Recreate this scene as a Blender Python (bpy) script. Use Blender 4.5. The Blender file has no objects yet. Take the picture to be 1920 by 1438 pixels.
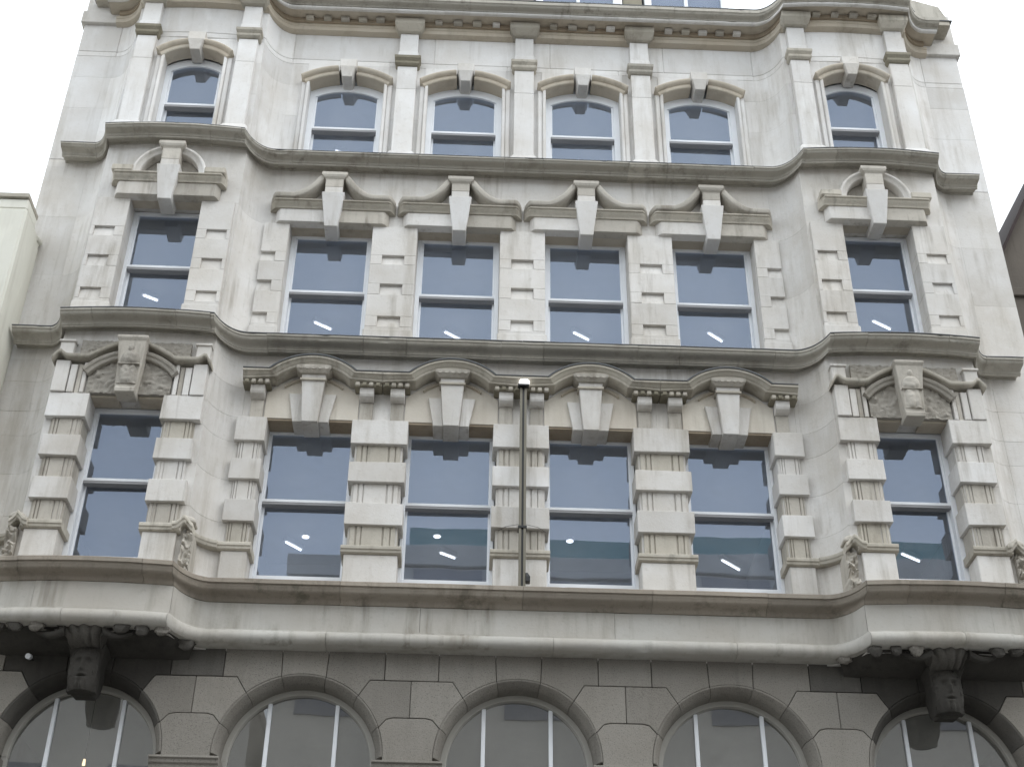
import bpy, bmesh, math, random
from mathutils import Vector, noise
random.seed(7)
R = math.radians
S = bpy.context.scene
COL = S.collection

# ------------------------------------------------------------------ camera
def look(p, y, r):
    cp, sp, cy, sy, cr, sr = math.cos(p), math.sin(p), math.cos(y), math.sin(y), math.cos(r), math.sin(r)
    fw = Vector((cp*sy, cp*cy, sp)); rt = Vector((cy, -sy, 0)); up = rt.cross(fw)
    return cr*rt + sr*up, -sr*rt + cr*up, fw
cam = bpy.data.objects.new('camera', bpy.data.cameras.new('camera'))
COL.objects.link(cam)
rt, up, fw = look(0.595164, 0.0325258, 0.0134525)
from mathutils import Matrix
cam.matrix_world = Matrix(((rt.x, up.x, -fw.x, -0.633), (rt.y, up.y, -fw.y, -15.6), (rt.z, up.z, -fw.z, 1.6), (0, 0, 0, 1)))
cam.data.sensor_fit = 'HORIZONTAL'; cam.data.sensor_width = 36.0
cam.data.lens = 36.0*2600/1920
cam.data.clip_start = 0.1; cam.data.clip_end = 2000
S.camera = cam

# ------------------------------------------------------------------ sky, sun, exposure
SUN_EL, SUN_AZ = 45.0, 125.0        # azimuth: compass style, 180 = behind the camera
W = bpy.data.worlds.new('World'); S.world = W; W.use_nodes = True
nt = W.node_tree; nt.nodes.clear()
def N(t, kind, **kw):
    n = t.nodes.new(kind)
    for k, v in kw.items(): setattr(n, k, v)
    return n
o = N(nt, 'ShaderNodeOutputWorld'); b1 = N(nt, 'ShaderNodeBackground'); b2 = N(nt, 'ShaderNodeBackground'); mx = N(nt, 'ShaderNodeMixShader')
sk = N(nt, 'ShaderNodeTexSky'); sk.sky_type = 'NISHITA'; sk.sun_disc = False
sk.sun_elevation = R(SUN_EL); sk.sun_rotation = R(SUN_AZ)
b1.inputs[1].default_value = 0.15
b2.inputs[0].default_value = (0.90, 0.955, 1.0, 1); b2.inputs[1].default_value = 1.5
tc = N(nt, 'ShaderNodeTexCoord'); no = N(nt, 'ShaderNodeTexNoise'); rp = N(nt, 'ShaderNodeValToRGB')
no.inputs['Scale'].default_value = 2.3; no.inputs['Detail'].default_value = 5; no.inputs['Roughness'].default_value = 0.5
rp.color_ramp.elements[0].position = 0.30; rp.color_ramp.elements[0].color = (0.72, 0.72, 0.72, 1)
rp.color_ramp.elements[1].position = 0.62; rp.color_ramp.elements[1].color = (1, 1, 1, 1)
L = nt.links.new
L(tc.outputs['Generated'], no.inputs['Vector']); L(no.outputs['Fac'], rp.inputs['Fac'])
L(sk.outputs['Color'], b1.inputs[0]); L(rp.outputs['Color'], mx.inputs[0]); L(b1.outputs[0], mx.inputs[1]); L(b2.outputs[0], mx.inputs[2])
L(mx.outputs[0], o.inputs['Surface'])
sun = bpy.data.objects.new('sun', bpy.data.lights.new('sun', 'SUN')); COL.objects.link(sun)
sun.data.energy = 0.6; sun.data.angle = R(40); sun.data.color = (1.0, 0.96, 0.9)
az = R(SUN_AZ)
d = Vector((math.sin(az)*math.cos(R(SUN_EL)), math.cos(az)*math.cos(R(SUN_EL)), math.sin(R(SUN_EL))))
sun.rotation_euler = d.to_track_quat('Z', 'Y').to_euler()
S.view_settings.view_transform = 'Standard'; S.view_settings.look = 'None'
S.view_settings.gamma = 1; S.view_settings.use_curve_mapping = False
S.view_settings.exposure = 0.48
S.cycles.max_bounces = 7; S.cycles.diffuse_bounces = 3; S.cycles.glossy_bounces = 3; S.cycles.transparent_max_bounces = 8
S.cycles.sample_clamp_indirect = 4

# ------------------------------------------------------------------ materials
def stone(name, col, alt, stain, streak=0.5, mott=0.5, rough=0.85, bump=0.25, speck=0.0, rnd=0.10, moss=0.0):
    """weathered stone: per-block tone, mottling, rain streaks, grain"""
    m = bpy.data.materials.new(name); m.use_nodes = True; t = m.node_tree; nd = t.nodes; l = t.links.new
    p = nd['Principled BSDF']; p.inputs['Roughness'].default_value = rough
    p.inputs['Specular IOR Level'].default_value = 0.25
    g = N(t, 'ShaderNodeNewGeometry'); oi = N(t, 'ShaderNodeObjectInfo')
    def nz(scale, sc=(1, 1, 1), det=6, ro=0.6):
        mp = N(t, 'ShaderNodeMapping'); mp.inputs['Scale'].default_value = sc
        n = N(t, 'ShaderNodeTexNoise'); n.inputs['Scale'].default_value = scale
        n.inputs['Detail'].default_value = det; n.inputs['Roughness'].default_value = ro
        l(g.outputs['Position'], mp.inputs['Vector']); l(mp.outputs['Vector'], n.inputs['Vector']); return n
    def ramp(n, a, b, v0=0.0, v1=1.0):
        r = N(t, 'ShaderNodeMapRange'); r.inputs['From Min'].default_value = a; r.inputs['From Max'].default_value = b
        r.inputs['To Min'].default_value = v0; r.inputs['To Max'].default_value = v1
        l(n, r.inputs['Value']); return r.outputs['Result']
    def mix(f, a, b, mode='MIX'):
        x = N(t, 'ShaderNodeMix'); x.data_type = 'RGBA'; x.blend_type = mode
        if isinstance(f, float): x.inputs[0].default_value = f
        else: l(f, x.inputs[0])
        for i, v in ((6, a), (7, b)):
            if isinstance(v, tuple): x.inputs[i].default_value = (*v, 1)
            else: l(v, x.inputs[i])
        return x.outputs[2]
    big = nz(1.1, det=5); c = mix(ramp(big.outputs['Fac'], .38, .66, 0, mott), col, alt)
    bl = N(t, 'ShaderNodeCombineColor')
    rv = ramp(oi.outputs['Random'], 0, 1, 1-rnd, 1+rnd*.6)
    for i in range(3): l(rv, bl.inputs[i])
    c = mix(1.0, c, bl.outputs[0], 'MULTIPLY')
    st = nz(2.6, (1, 1, .12), 7, .68); c = mix(ramp(st.outputs['Fac'], .52, .74, 0, streak), c, stain)
    fine = nz(14, det=8, ro=.7); c = mix(ramp(fine.outputs['Fac'], .56, .76, 0, .35*streak+.12), c, stain)
    s2 = nz(7.5, (1, 1, .07), 5, .6); s2m = nz(.9, det=3)
    q = N(t, 'ShaderNodeMath'); q.operation = 'MULTIPLY'; l(ramp(s2.outputs['Fac'], .53, .70), q.inputs[0]); l(ramp(s2m.outputs['Fac'], .46, .62, 0, min(.75, streak*1.0)), q.inputs[1])
    c = mix(q.outputs[0], c, tuple(v*.8 for v in stain))
    wash = nz(3.4, (1, 1, .35), 4, .55); c = mix(ramp(wash.outputs['Fac'], .60, .78, 0, .5), c, tuple(min(.8, v*1.15) for v in col))
    if moss:
        mo = nz(2.2, det=9, ro=.75); c = mix(ramp(mo.outputs['Fac'], .56, .68, 0, moss), c, (.085, .085, .062))
    if speck:
        sp = nz(70, det=2); c = mix(ramp(sp.outputs['Fac'], .55, .7, 0, speck), c, (stain[0]*.6, stain[1]*.6, stain[2]*.6))
    l(c, p.inputs['Base Color'])
    bp = N(t, 'ShaderNodeBump'); bp.inputs['Strength'].default_value = bump; bp.inputs['Distance'].default_value = 0.02
    gr = nz(26, det=8, ro=.72); l(gr.outputs['Fac'], bp.inputs['Height']); l(bp.outputs['Normal'], p.inputs['Normal'])
    return m
def plain(name, col, rough=0.5, metal=0.0, var=0.06):
    m = bpy.data.materials.new(name); m.use_nodes = True; t = m.node_tree; p = t.nodes['Principled BSDF']; l = t.links.new
    p.inputs['Roughness'].default_value = rough; p.inputs['Metallic'].default_value = metal
    g = N(t, 'ShaderNodeNewGeometry'); n = N(t, 'ShaderNodeTexNoise'); n.inputs['Scale'].default_value = 5; n.inputs['Detail'].default_value = 6
    l(g.outputs['Position'], n.inputs['Vector'])
    x = N(t, 'ShaderNodeMix'); x.data_type = 'RGBA'; l(n.outputs['Fac'], x.inputs[0])
    x.inputs[6].default_value = (*[max(0, v*(1-var*2)) for v in col], 1); x.inputs[7].default_value = (*[min(1, v*(1+var)) for v in col], 1)
    l(x.outputs[2], p.inputs['Base Color']); return m
def emit(name, col, s):
    m = bpy.data.materials.new(name); m.use_nodes = True; t = m.node_tree; p = t.nodes['Principled BSDF']
    p.inputs['Base Color'].default_value = (*col, 1)
    p.inputs['Emission Color'].default_value = (*col, 1); p.inputs['Emission Strength'].default_value = s; return m
def glass(name, refl, tint, see, haze=.10, dcol=(.62, .64, .68)):  # diffuse haze added to lighten the panes and their dark reflections
    m = bpy.data.materials.new(name); m.use_nodes = True; t = m.node_tree; nd = t.nodes; l = t.links.new; nd.clear()
    o = N(t, 'ShaderNodeOutputMaterial'); mx = N(t, 'ShaderNodeMixShader'); tr = N(t, 'ShaderNodeBsdfTransparent'); gl = N(t, 'ShaderNodeBsdfGlossy')
    fr = N(t, 'ShaderNodeFresnel'); ii = N(t, 'ShaderNodeMapRange'); ii.inputs['To Min'].default_value = refl; ii.inputs['To Max'].default_value = 1.0
    gl.inputs['Color'].default_value = (*tint, 1); gl.inputs['Roughness'].default_value = 0.0
    tr.inputs['Color'].default_value = (*see, 1)
    g = N(t, 'ShaderNodeNewGeometry'); n = N(t, 'ShaderNodeTexNoise'); n.inputs['Scale'].default_value = 1.6; n.inputs['Detail'].default_value = 1
    bp = N(t, 'ShaderNodeBump'); bp.inputs['Strength'].default_value = 0.012; bp.inputs['Distance'].default_value = 0.05
    l(g.outputs['Backfacing'], ii.inputs['Value']); l(ii.outputs['Result'], fr.inputs['IOR'])
    l(g.outputs['Position'], n.inputs['Vector']); l(n.outputs['Fac'], bp.inputs['Height']); l(bp.outputs['Normal'], gl.inputs['Normal'])
    l(fr.outputs[0], mx.inputs[0]); l(tr.outputs[0], mx.inputs[1]); l(gl.outputs[0], mx.inputs[2]); df = N(t, 'ShaderNodeBsdfDiffuse'); df.inputs['Color'].default_value = (*dcol, 1); m2 = N(t, 'ShaderNodeMixShader')
    dn = N(t, 'ShaderNodeTexNoise'); dn.inputs['Scale'].default_value = 2.5; dn.inputs['Detail'].default_value = 5; l(g.outputs['Position'], dn.inputs['Vector'])
    dr = N(t, 'ShaderNodeMapRange'); dr.inputs['From Min'].default_value = .3; dr.inputs['From Max'].default_value = .7; dr.inputs['To Min'].default_value = haze*.7; dr.inputs['To Max'].default_value = haze*1.3
    l(dn.outputs['Fac'], dr.inputs['Value']); fb_ = N(t, 'ShaderNodeMath'); fb_.operation = 'SUBTRACT'; fb_.inputs[0].default_value = 1; l(g.outputs['Backfacing'], fb_.inputs[1])
    fm = N(t, 'ShaderNodeMath'); fm.operation = 'MULTIPLY'; l(fb_.outputs[0], fm.inputs[0]); l(dr.outputs['Result'], fm.inputs[1])
    l(fm.outputs[0], m2.inputs[0]); l(mx.outputs[0], m2.inputs[1]); l(df.outputs[0], m2.inputs[2]); l(m2.outputs[0], o.inputs['Surface'])
    return m
M = {
 'pale':  stone('pale_stone', (.67, .652, .628), (.545, .51, .46), (.30, .265, .21), .62, .85, rnd=.09),
 'smooth': stone('smooth_stone', (.71, .70, .688), (.595, .565, .525), (.36, .325, .27), .55, .8, bump=.18, rnd=.12),
 'warm':  stone('warm_stone', (.52, .455, .365), (.56, .515, .44), (.29, .24, .18), .45, .7),
 'cornice': stone('weathered_cornice_stone', (.43, .405, .355), (.51, .48, .425), (.17, .15, .115), .6, .8, bump=.35, rnd=.14, moss=.45),
 'ledge': stone('brown_stained_ledge_stone', (.31, .275, .23), (.36, .31, .255), (.13, .115, .09), .65, .8, bump=.4, rnd=.16, moss=.6),
 'fascia': stone('fascia_stone', (.50, .485, .45), (.44, .41, .365), (.25, .225, .18), .7, .85, rnd=.08),
 'hood':  stone('weathered_hood_stone', (.45, .415, .35), (.56, .525, .46), (.18, .155, .12), .6, .8, bump=.35, rnd=.16, moss=.45),
 'dirty': stone('stained_stone', (.44, .41, .36), (.54, .505, .45), (.19, .165, .13), .8, .8, bump=.35, rnd=.16),
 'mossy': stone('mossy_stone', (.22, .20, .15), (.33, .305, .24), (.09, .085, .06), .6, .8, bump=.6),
 'carved': stone('carved_stone', (.38, .355, .315), (.31, .285, .245), (.19, .17, .14), .5, .8, bump=.7),
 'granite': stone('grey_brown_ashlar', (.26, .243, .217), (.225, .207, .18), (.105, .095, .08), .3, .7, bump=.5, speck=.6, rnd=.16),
 'sootgrey_shade': stone('grimy_shaded_ashlar', (.095, .089, .08), (.125, .117, .105), (.06, .056, .05), .5, .8, bump=.5, speck=.5, rnd=.2),  # grime plus shade from the bays, both mixed into the tone
 'soot_shade':  stone('sooty_shaded_stone', (.05, .046, .041), (.075, .07, .062), (.02, .019, .017), .6, .8, bump=.6),  # soot, with the shade under the bays painted into the colour
 'cream': stone('cream_render', (.68, .67, .60), (.63, .615, .54), (.47, .44, .37), .3, .5, bump=.1),
 'buff': stone('buff_stone', (.60, .56, .49), (.53, .48, .41), (.36, .31, .24), .4, .9),
 'brownstain': stone('brown_stained_stone', (.34, .275, .20), (.40, .345, .27), (.20, .155, .11), .6, .8),
 'white': plain('white_paint', (.80, .82, .85), .45, var=.04),
 'greyframe': plain('beige_frame_paint', (.40, .385, .35), .5),
 'dark': plain('dark_recess', (.05, .045, .04), .8),
 'rail_under': plain('shaded_rail_paint', (.30, .30, .31), .5),  # shade on the rail's underside, painted in as a darker grey
 'ceiling': plain('office_ceiling', (.8, .8, .79), .9),
 'room': plain('office_wall', (.8, .8, .79), .9),
 'pole': plain('bronze_paint', (.17, .155, .12), .45, .3),
 'black': plain('black_plastic', (.015, .015, .015), .4),
 'lead': plain('lead_flashing', (.12, .125, .13), .6, .2),
 'slate': plain('slate', (.075, .085, .11), .6, var=.2),
 'brown': stone('brown_brick_render', (.12, .105, .09), (.15, .13, .11), (.07, .06, .05), .4, .6),
 'tile': plain('dark_red_verge', (.045, .03, .03), .9, var=.2),
 'asphalt': stone('asphalt', (.05, .05, .052), (.065, .065, .065), (.03, .03, .03), .2, .5, speck=.3),
 'paving': stone('paving', (.28, .27, .25), (.24, .23, .21), (.15, .14, .13), .2, .5),
 'opp': plain('opposite_concrete', (.80, .76, .70), .8),
 'teal': plain('green_cladding', (.20, .42, .44), .5),
 'oppwin': plain('opposite_window', (.25, .26, .31), .25),
 'tube': emit('lit_tube', (1, 1, 1), 2.3),
 'warmlamp': emit('lit_bulb', (1, .75, .45), 2.5),
 'capwhite': emit('lit_white_head', (1, 1, 1), 1.2),
 'glass': glass('window_glass', 2.35, (.64, .76, .98), (.80, .83, .88)),
 'glassdark': glass('arch_window_glass', 2.2, (.88, .9, .93), (.8, .8, .79), .12, (.62, .60, .55)),
}

# ------------------------------------------------------------------ mesh helpers
def empty(name, parent=None, loc=(0, 0, 0)):
    e = bpy.data.objects.new(name, None); COL.objects.link(e); e.location = loc; e.parent = parent
    e.empty_display_size = .1; return e
def tag(o, label, cat, group=None):
    o['label'] = label; o['category'] = cat
    if group: o['group'] = group
    return o
class B:
    def __init__(s): s.v = []; s.f = []
    def add(s, vs, fs):
        k = len(s.v); s.v += vs; s.f += [tuple(i+k for i in f) for f in fs]; return s
    def box(s, x0, x1, y0, y1, z0, z1):
        return s.add([(x0,y0,z0),(x1,y0,z0),(x1,y1,z0),(x0,y1,z0),(x0,y0,z1),(x1,y0,z1),(x1,y1,z1),(x0,y1,z1)],
            [(0,3,2,1),(4,5,6,7),(0,1,5,4),(1,2,6,5),(2,3,7,6),(3,0,4,7)])
    def prism(s, pts, y0, y1, taper=None):
        """polygon in x,z pushed from y0 (front) to y1"""
        n = len(pts); fy = y0 if callable(y0) else (lambda x, z: y0)
        vs = [(x, fy(x, z), z) for x, z in pts] + [(x, y1, z) for x, z in pts]
        return s.add(vs, [tuple(range(n)), tuple(range(2*n-1, n-1, -1))] + [(i, n+i, n+(i+1) % n, (i+1) % n) for i in range(n)])
    def zprism(s, pts, z0, z1):
        n = len(pts); vs = [(x, y, z0) for x, y in pts] + [(x, y, z1) for x, y in pts]
        return s.add(vs, [tuple(range(n-1, -1, -1)), tuple(range(n, 2*n))] + [(i, (i+1) % n, n+(i+1) % n, n+i) for i in range(n)])
    def loft(s, rings, caps=True):
        """rings: lists of equal length (closed sections) joined in order"""
        n = len(rings[0]); vs = [p for r in rings for p in r]; fs = []
        for k in range(len(rings)-1):
            for i in range(n):
                j = (i+1) % n; fs.append((k*n+i, (k+1)*n+i, (k+1)*n+j, k*n+j))
        if caps: fs += [tuple(range(n)), tuple(range(len(rings)*n-1, (len(rings)-1)*n-1, -1))]
        return s.add(vs, fs)
    def ysweep(s, path, prof):
        """profile (out, z) carried along plan path, set out towards -y"""
        return s.loft([[(x, y-o, z) for o, z in prof] for x, y in path])
    def arc(s, c, z, a0, a1, n, prof):
        """profile (radius, y) swept about (c, z); angles from the vertical"""
        rings = []
        for i in range(n+1):
            a = a0+(a1-a0)*i/n
            rings.append([(c+r*math.sin(a), y, z+r*math.cos(a)) for r, y in prof])
        return s.loft(rings)
    def tube(s, p, q, r, n=10, r2=None):
        p = Vector(p); q = Vector(q); d = (q-p).normalized(); a = d.orthogonal().normalized(); b = d.cross(a); r2 = r if r2 is None else r2
        ring = lambda c, rr: [tuple(c+rr*(math.cos(2*math.pi*i/n)*a+math.sin(2*math.pi*i/n)*b)) for i in range(n)]
        return s.loft([ring(p, r), ring(q, r2)])
    def jit(s, a):
        s.v = [(x+random.uniform(-a, a), y+random.uniform(-a, a), z+random.uniform(-a, a)) for x, y, z in s.v]; return s
    def mesh(s, name, mat, bevel=0.006, smooth=False, seg=1):
        me = bpy.data.meshes.new(name); me.from_pydata(s.v, [], s.f); me.validate()
        bm = bmesh.new(); bm.from_mesh(me); bmesh.ops.recalc_face_normals(bm, faces=bm.faces)
        if bevel:
            es = [e for e in bm.edges if len(e.link_faces) == 2 and e.calc_face_angle(0) > R(35)]
            if es: bmesh.ops.bevel(bm, geom=es, offset=bevel, segments=seg, affect='EDGES', clamp_overlap=True, profile=.6)
        if smooth:
            for f in bm.faces: f.smooth = True
            for e in bm.edges:
                if len(e.link_faces) == 2 and e.calc_face_angle(0) > R(32): e.smooth = False
        bm.to_mesh(me); bm.free(); me.materials.append(M[mat]); return me
    def obj(s, name, mat, parent=None, bevel=0.006, smooth=False, loc=(0, 0, 0), seg=1):
        o = bpy.data.objects.new(name, s.mesh(name, mat, bevel, smooth, seg)); COL.objects.link(o); o.parent = parent; o.location = loc; return o
def tree(o, parent, loc):
    c = o.copy(); COL.objects.link(c); c.parent = parent; c.location = loc
    for ch in o.children: tree(ch, c, ch.location)
    return c
def mirror_pts(pts): return [(-x, z) for x, z in reversed(pts)]

# ------------------------------------------------------------------ plan of the front
BC, BH, BY = 5.11, 1.0, -0.42           # bay centre, half width, how far it stands out
X1, X2, X3, X4, X5 = 3.70, 4.10, 6.12, 6.50, 7.12
def yw(x):
    x = abs(x)
    if x <= X1 or x >= X4: return 0.0
    if x < X2:
        t = (x-X1)/(X2-X1); return BY*(1-math.sqrt(max(0, 1-(t*.93)**2)))/(1-math.sqrt(1-.93**2))
    if x <= X3:
        t = (x-(X2+X3)/2)/((X3-X2)/2); return BY-0.06*(1-t*t)
    t = (X4-x)/(X4-X3); return BY*(1-math.sqrt(max(0, 1-(t*.93)**2)))/(1-math.sqrt(1-.93**2))
def pathx(a, b):
    """plan path points between a and b (a<b), denser on the curves"""
    xs = {a, b}
    for s in (-1, 1):
        for (p, q, n) in ((X1, X2, 8), (X2, X3, 12), (X3, X4, 8)):
            for i in range(n+1):
                x = s*(p+(q-p)*i/n)
                if a < x < b: xs.add(round(x, 5))
    return [(x, yw(x)) for x in sorted(xs)]

bld = empty('stone_building')
tag(bld, 'ornate five-storey pale stone building with two curved bays and sash windows', 'building')

# ------------------------------------------------------------------ ashlar walls
WC = (-2.79, -0.93, 0.93, 2.79)
def wall_zone(mat, zs, openings, blen, thick=.34, xr=(-X5, X5), bev=.0035):
    w = empty('wall', bld)
    for k in range(len(zs)-1):
        z0, z1 = zs[k], zs[k+1]
        xs = [xr[0], xr[1]]; holes = []
        for (a, b, h0, h1) in openings:
            if h0 < z1-.01 and h1 > z0+.01: holes.append((a, b))
        holes.sort(); spans = []; x = xr[0]
        for a, b in holes:
            if a > x+.02: spans.append((x, a))
            x = max(x, b)
        if xr[1] > x+.02: spans.append((x, xr[1]))
        for a, b in spans:
            # break at the plan's corners, then into block lengths
            br = [a]+[c for c in (-X4, -X3, -X2, -X1, X1, X2, X3, X4) if a+.12 < c < b-.12]+[b]
            for p, q in zip(br, br[1:]):
                n = max(1, round((q-p)/blen)); e = [p]
                for i in range(1, n): e.append(p+(q-p)*(i+(.25 if k % 2 else -.2)+random.uniform(-.06, .06))/n)
                e.append(q)
                for s0, s1 in zip(e, e[1:]):
                    pts = pathx(s0, s1); jit = random.uniform(-.0015, .0015)
                    poly = [(x_, y_+jit) for x_, y_ in pts]+[(x_, y_+thick) for x_, y_ in reversed(pts)]
                    B().zprism(poly, z0, z1).obj('stone', mat, w, bevel=bev)
    return w
def ops(hc, hb, z0, z1): return [(c-hc, c+hc, z0, z1) for c in WC]+[(s*BC-hb, s*BC+hb, z0, z1) for s in (-1, 1)]
wall_zone('pale', [8.95, 9.5, 9.91, 10.52, 11.1, 11.48, 11.95, 12.32], ops(.62, .53, 8.9, 11.48), 1.1)
wall_zone('pale', [12.6, 13.77, 14.84, 15.82], ops(.60, .51, 12.5, 14.84), 1.5, bev=.002)
wall_zone('smooth', [15.97, 17.05, 17.72, 18.19], ops(.62, .46, 15.9, 17.95), 1.6, bev=.002)
wall_zone('smooth', [18.19, 18.30, 18.92], [], 1.9, bev=.011)
wall_zone('pale', [18.92, 19.3], [], 2.2)
# hidden band of wall behind the sill courses
for z0, z1 in ((8.2, 8.95), (12.32, 12.6), (15.82, 15.96)):
    w = empty('wall', bld)
    for a, b in ((-X5, -X3), (-X3, -X2), (-X2, X2), (X2, X3), (X3, X5)):
        pts = pathx(a, b)
        B().zprism([(x, y+.002) for x, y in pts]+[(x, y+.34) for x, y in reversed(pts)], z0, z1).obj('stone', 'pale', w, 0)
# party walls and back
sw = empty('wall', bld)
for s in (-1, 1): B().box(min(s*6.82, s*7.115), max(s*6.82, s*7.115), .34, 11, 0, 20.2).obj('side_wall', 'pale', sw, 0)
B().box(-6.82, 6.82, 10.7, 11, 0, 20.2).obj('rear_wall', 'brown', sw, 0)

# ------------------------------------------------------------------ sill courses and cornices
def course(name, mat, prof, joints, ends=(-6.86, 6.86), smooth=True, chip=.05):
    c = empty(name, bld)
    e = [ends[0]]+sorted(j for j in joints if ends[0] < j < ends[1])+[ends[1]]
    for a, b in zip(e, e[1:]):
        dy, dz, sd = random.uniform(-.004, .004), random.uniform(-.002, .002), random.uniform(0, 50)
        om = max(o_ for o_, z in prof); n = max(1, int((b-a)/.06)); base = [p[0] for p in pathx(a+.002, b-.002)]
        xs = sorted(set(base+[round(a+.002+(b-a-.004)*i/n, 4) for i in range(1, n)])); rings = []
        for x in xs:
            wv = .003*noise.noise(Vector((x*2.3, sd, 0))); wz = .003*noise.noise(Vector((x*2.9, sd, 7)))
            ch = max(0, noise.noise(Vector((x*7.0, sd, 3)))-.38)*chip
            rings.append([(x, yw(x)+dy+wv-(o_-(ch if o_ > om-.03 else 0)), z+dz+wz+(ch*.5 if o_ > om-.03 and z < max(q[1] for q in prof)-.03 else 0)) for o_, z in prof])
        B().loft(rings).obj('cornice_stone', mat, c, bevel=0, smooth=smooth)
    return c
J = [-6.35, -X2-.05, -4.6, -3.45, -2.15, -1.57, -.29, .29, 1.57, 2.15, 3.45, 4.6, X2+.05, 5.7, -5.7, 6.35]
J = sorted(set(J))
def cyma(o0, z0, o1, z1, n=8):
    """S-curve from the lip (o0,z0) back and down to (o1,z1)"""
    out = []
    for i in range(n+1):
        t = i/n; out.append((o0+(o1-o0)*(t-.13*math.sin(2*math.pi*t)), z0+(z1-z0)*(t+.10*math.sin(2*math.pi*t))))
    return out
X4_ = X4; X4 = 6.36        # the courses turn the outer corner more sharply than the wall
profA = [(-.02, 16.0), (.36, 15.988), (.365, 15.98), (.365, 15.955), (.35, 15.95)]+cyma(.345, 15.945, .215, 15.885)+[(.215, 15.875), (.20, 15.872), (.195, 15.85), (.178, 15.845), (.165, 15.872), (.03, 15.91), (.025, 15.895), (-.02, 15.895)]
course('sill_cornice', 'cornice', profA, J)
course('lead_flashing', 'lead', [(.30, 15.992), (.372, 15.99), (.372, 15.982), (.366, 15.981), (.30, 15.99)], [0], ends=(-6.865, 6.865), chip=0)
profB = [(-.02, 12.63), (.36, 12.615), (.37, 12.60), (.37, 12.575), (.355, 12.57)]+cyma(.35, 12.565, .19, 12.475)+[(.19, 12.465), (.175, 12.46), (.17, 12.447), (.152, 12.443), (.14, 12.475), (.03, 12.505), (.025, 12.49), (-.02, 12.49)]
course('sill_cornice', 'cornice', profB, [j*1.0 for j in J])
course('lead_flashing', 'lead', [(.30, 12.622), (.378, 12.617), (.378, 12.606), (.372, 12.605), (.30, 12.62)], [0], ends=(-6.865, 6.865), chip=0)
X4 = X4_
# first floor balcony ledge, fascia and roll
J1 = [-5.9, -4.45, -X2, -2.17, 0.03, 1.6, 3.0, X2, 4.6, 5.75]
profL = [(-.02, 8.99), (.38, 8.965), (.39, 8.955), (.39, 8.905), (.365, 8.90), (.36, 8.875)]+cyma(.355, 8.87, .185, 8.755)+[(.175, 8.745), (-.02, 8.745)]
course('balcony_ledge', 'ledge', profL, J1, ends=(-7.0, 7.0))
course('fascia', 'fascia', [(-.02, 8.743), (.165, 8.743), (.165, 8.41), (-.02, 8.41)], [-5.7, -X2, -1.2, 1.15, X2, 5.6], ends=(-7.0, 7.0))
roll = [(-.02, 8.408), (.18, 8.408), (.18, 8.392), (.20, 8.385)]+[(.185+.085*math.sin(a), 8.30+.08*math.cos(a)) for a in [R(x) for x in range(20, 161, 20)]]+[(.20, 8.218), (-.02, 8.218)]
course('roll_moulding', 'fascia', roll, [-5.3, -X2, -2.3, .4, 2.6, X2, 5.2], ends=(-7.0, 7.0))
# main cornice
bed = [(-.02, 19.0), (.13, 19.0), (.13, 18.955), (.115, 18.945), (.105, 18.885), (.03, 18.865), (-.02, 18.865)]
course('bed_moulding', 'warm', bed, [-X2, -1.86, 0, 1.86, X2, 5.1, -5.1], ends=(-6.6, 6.6))
course('dentil_band', 'brownstain', [(-.02, 19.085), (.17, 19.085), (.17, 19.002), (-.02, 19.002)], [-X2, 0, X2], ends=(-6.55, 6.55))
crown = [(-.02, 19.28), (.53, 19.235), (.555, 19.225), (.555, 19.165), (.535, 19.155)]+cyma(.53, 19.15, .43, 19.105)+[(.43, 19.097), (-.02, 19.097)]
course('crowning_cornice', 'cornice', crown, [-X2-.05, -2.6, -.9, .7, 2.4, X2+.05, 5.2, -5.2], ends=(-6.72, 6.72))
course('soffit', 'warm', [(-.01, 19.096), (.352, 19.096), (.352, 19.086), (-.01, 19.086)], [-X2, 0, X2], ends=(-6.7, 6.7))
# pale nosing under the crown
course('nosing', 'smooth', [(.353, 19.096), (.41, 19.096), (.425, 19.085), (.425, 19.062), (.41, 19.05), (.375, 19.05), (.353, 19.065)], [-X2, -1.3, 1.5, X2], ends=(-6.7, 6.7))
# dentils, each a stone of its own
den = empty('dentil_course', bld)
spots = []
for i, (a, b) in enumerate(((-3.62, -2.2), (-1.55, -.31), (.31, 1.55), (2.2, 3.6))):
    n = 5 if i in (0, 3) else 4
    for k in range(n): spots.append(a+(b-a)*(k+.5)/n)
for s in (-1, 1):
    for k in range(4): spots.append(s*(4.66+.3*k))
for x in spots:
    w = .065*random.uniform(.85, 1.1); y = yw(x)
    B().box(x-w, x+w, y-.235-random.uniform(0, .02), y-.165, 19.012, 19.078).obj('dentil', random.choice(['hood', 'dirty', 'pale']), den, .008)

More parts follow.
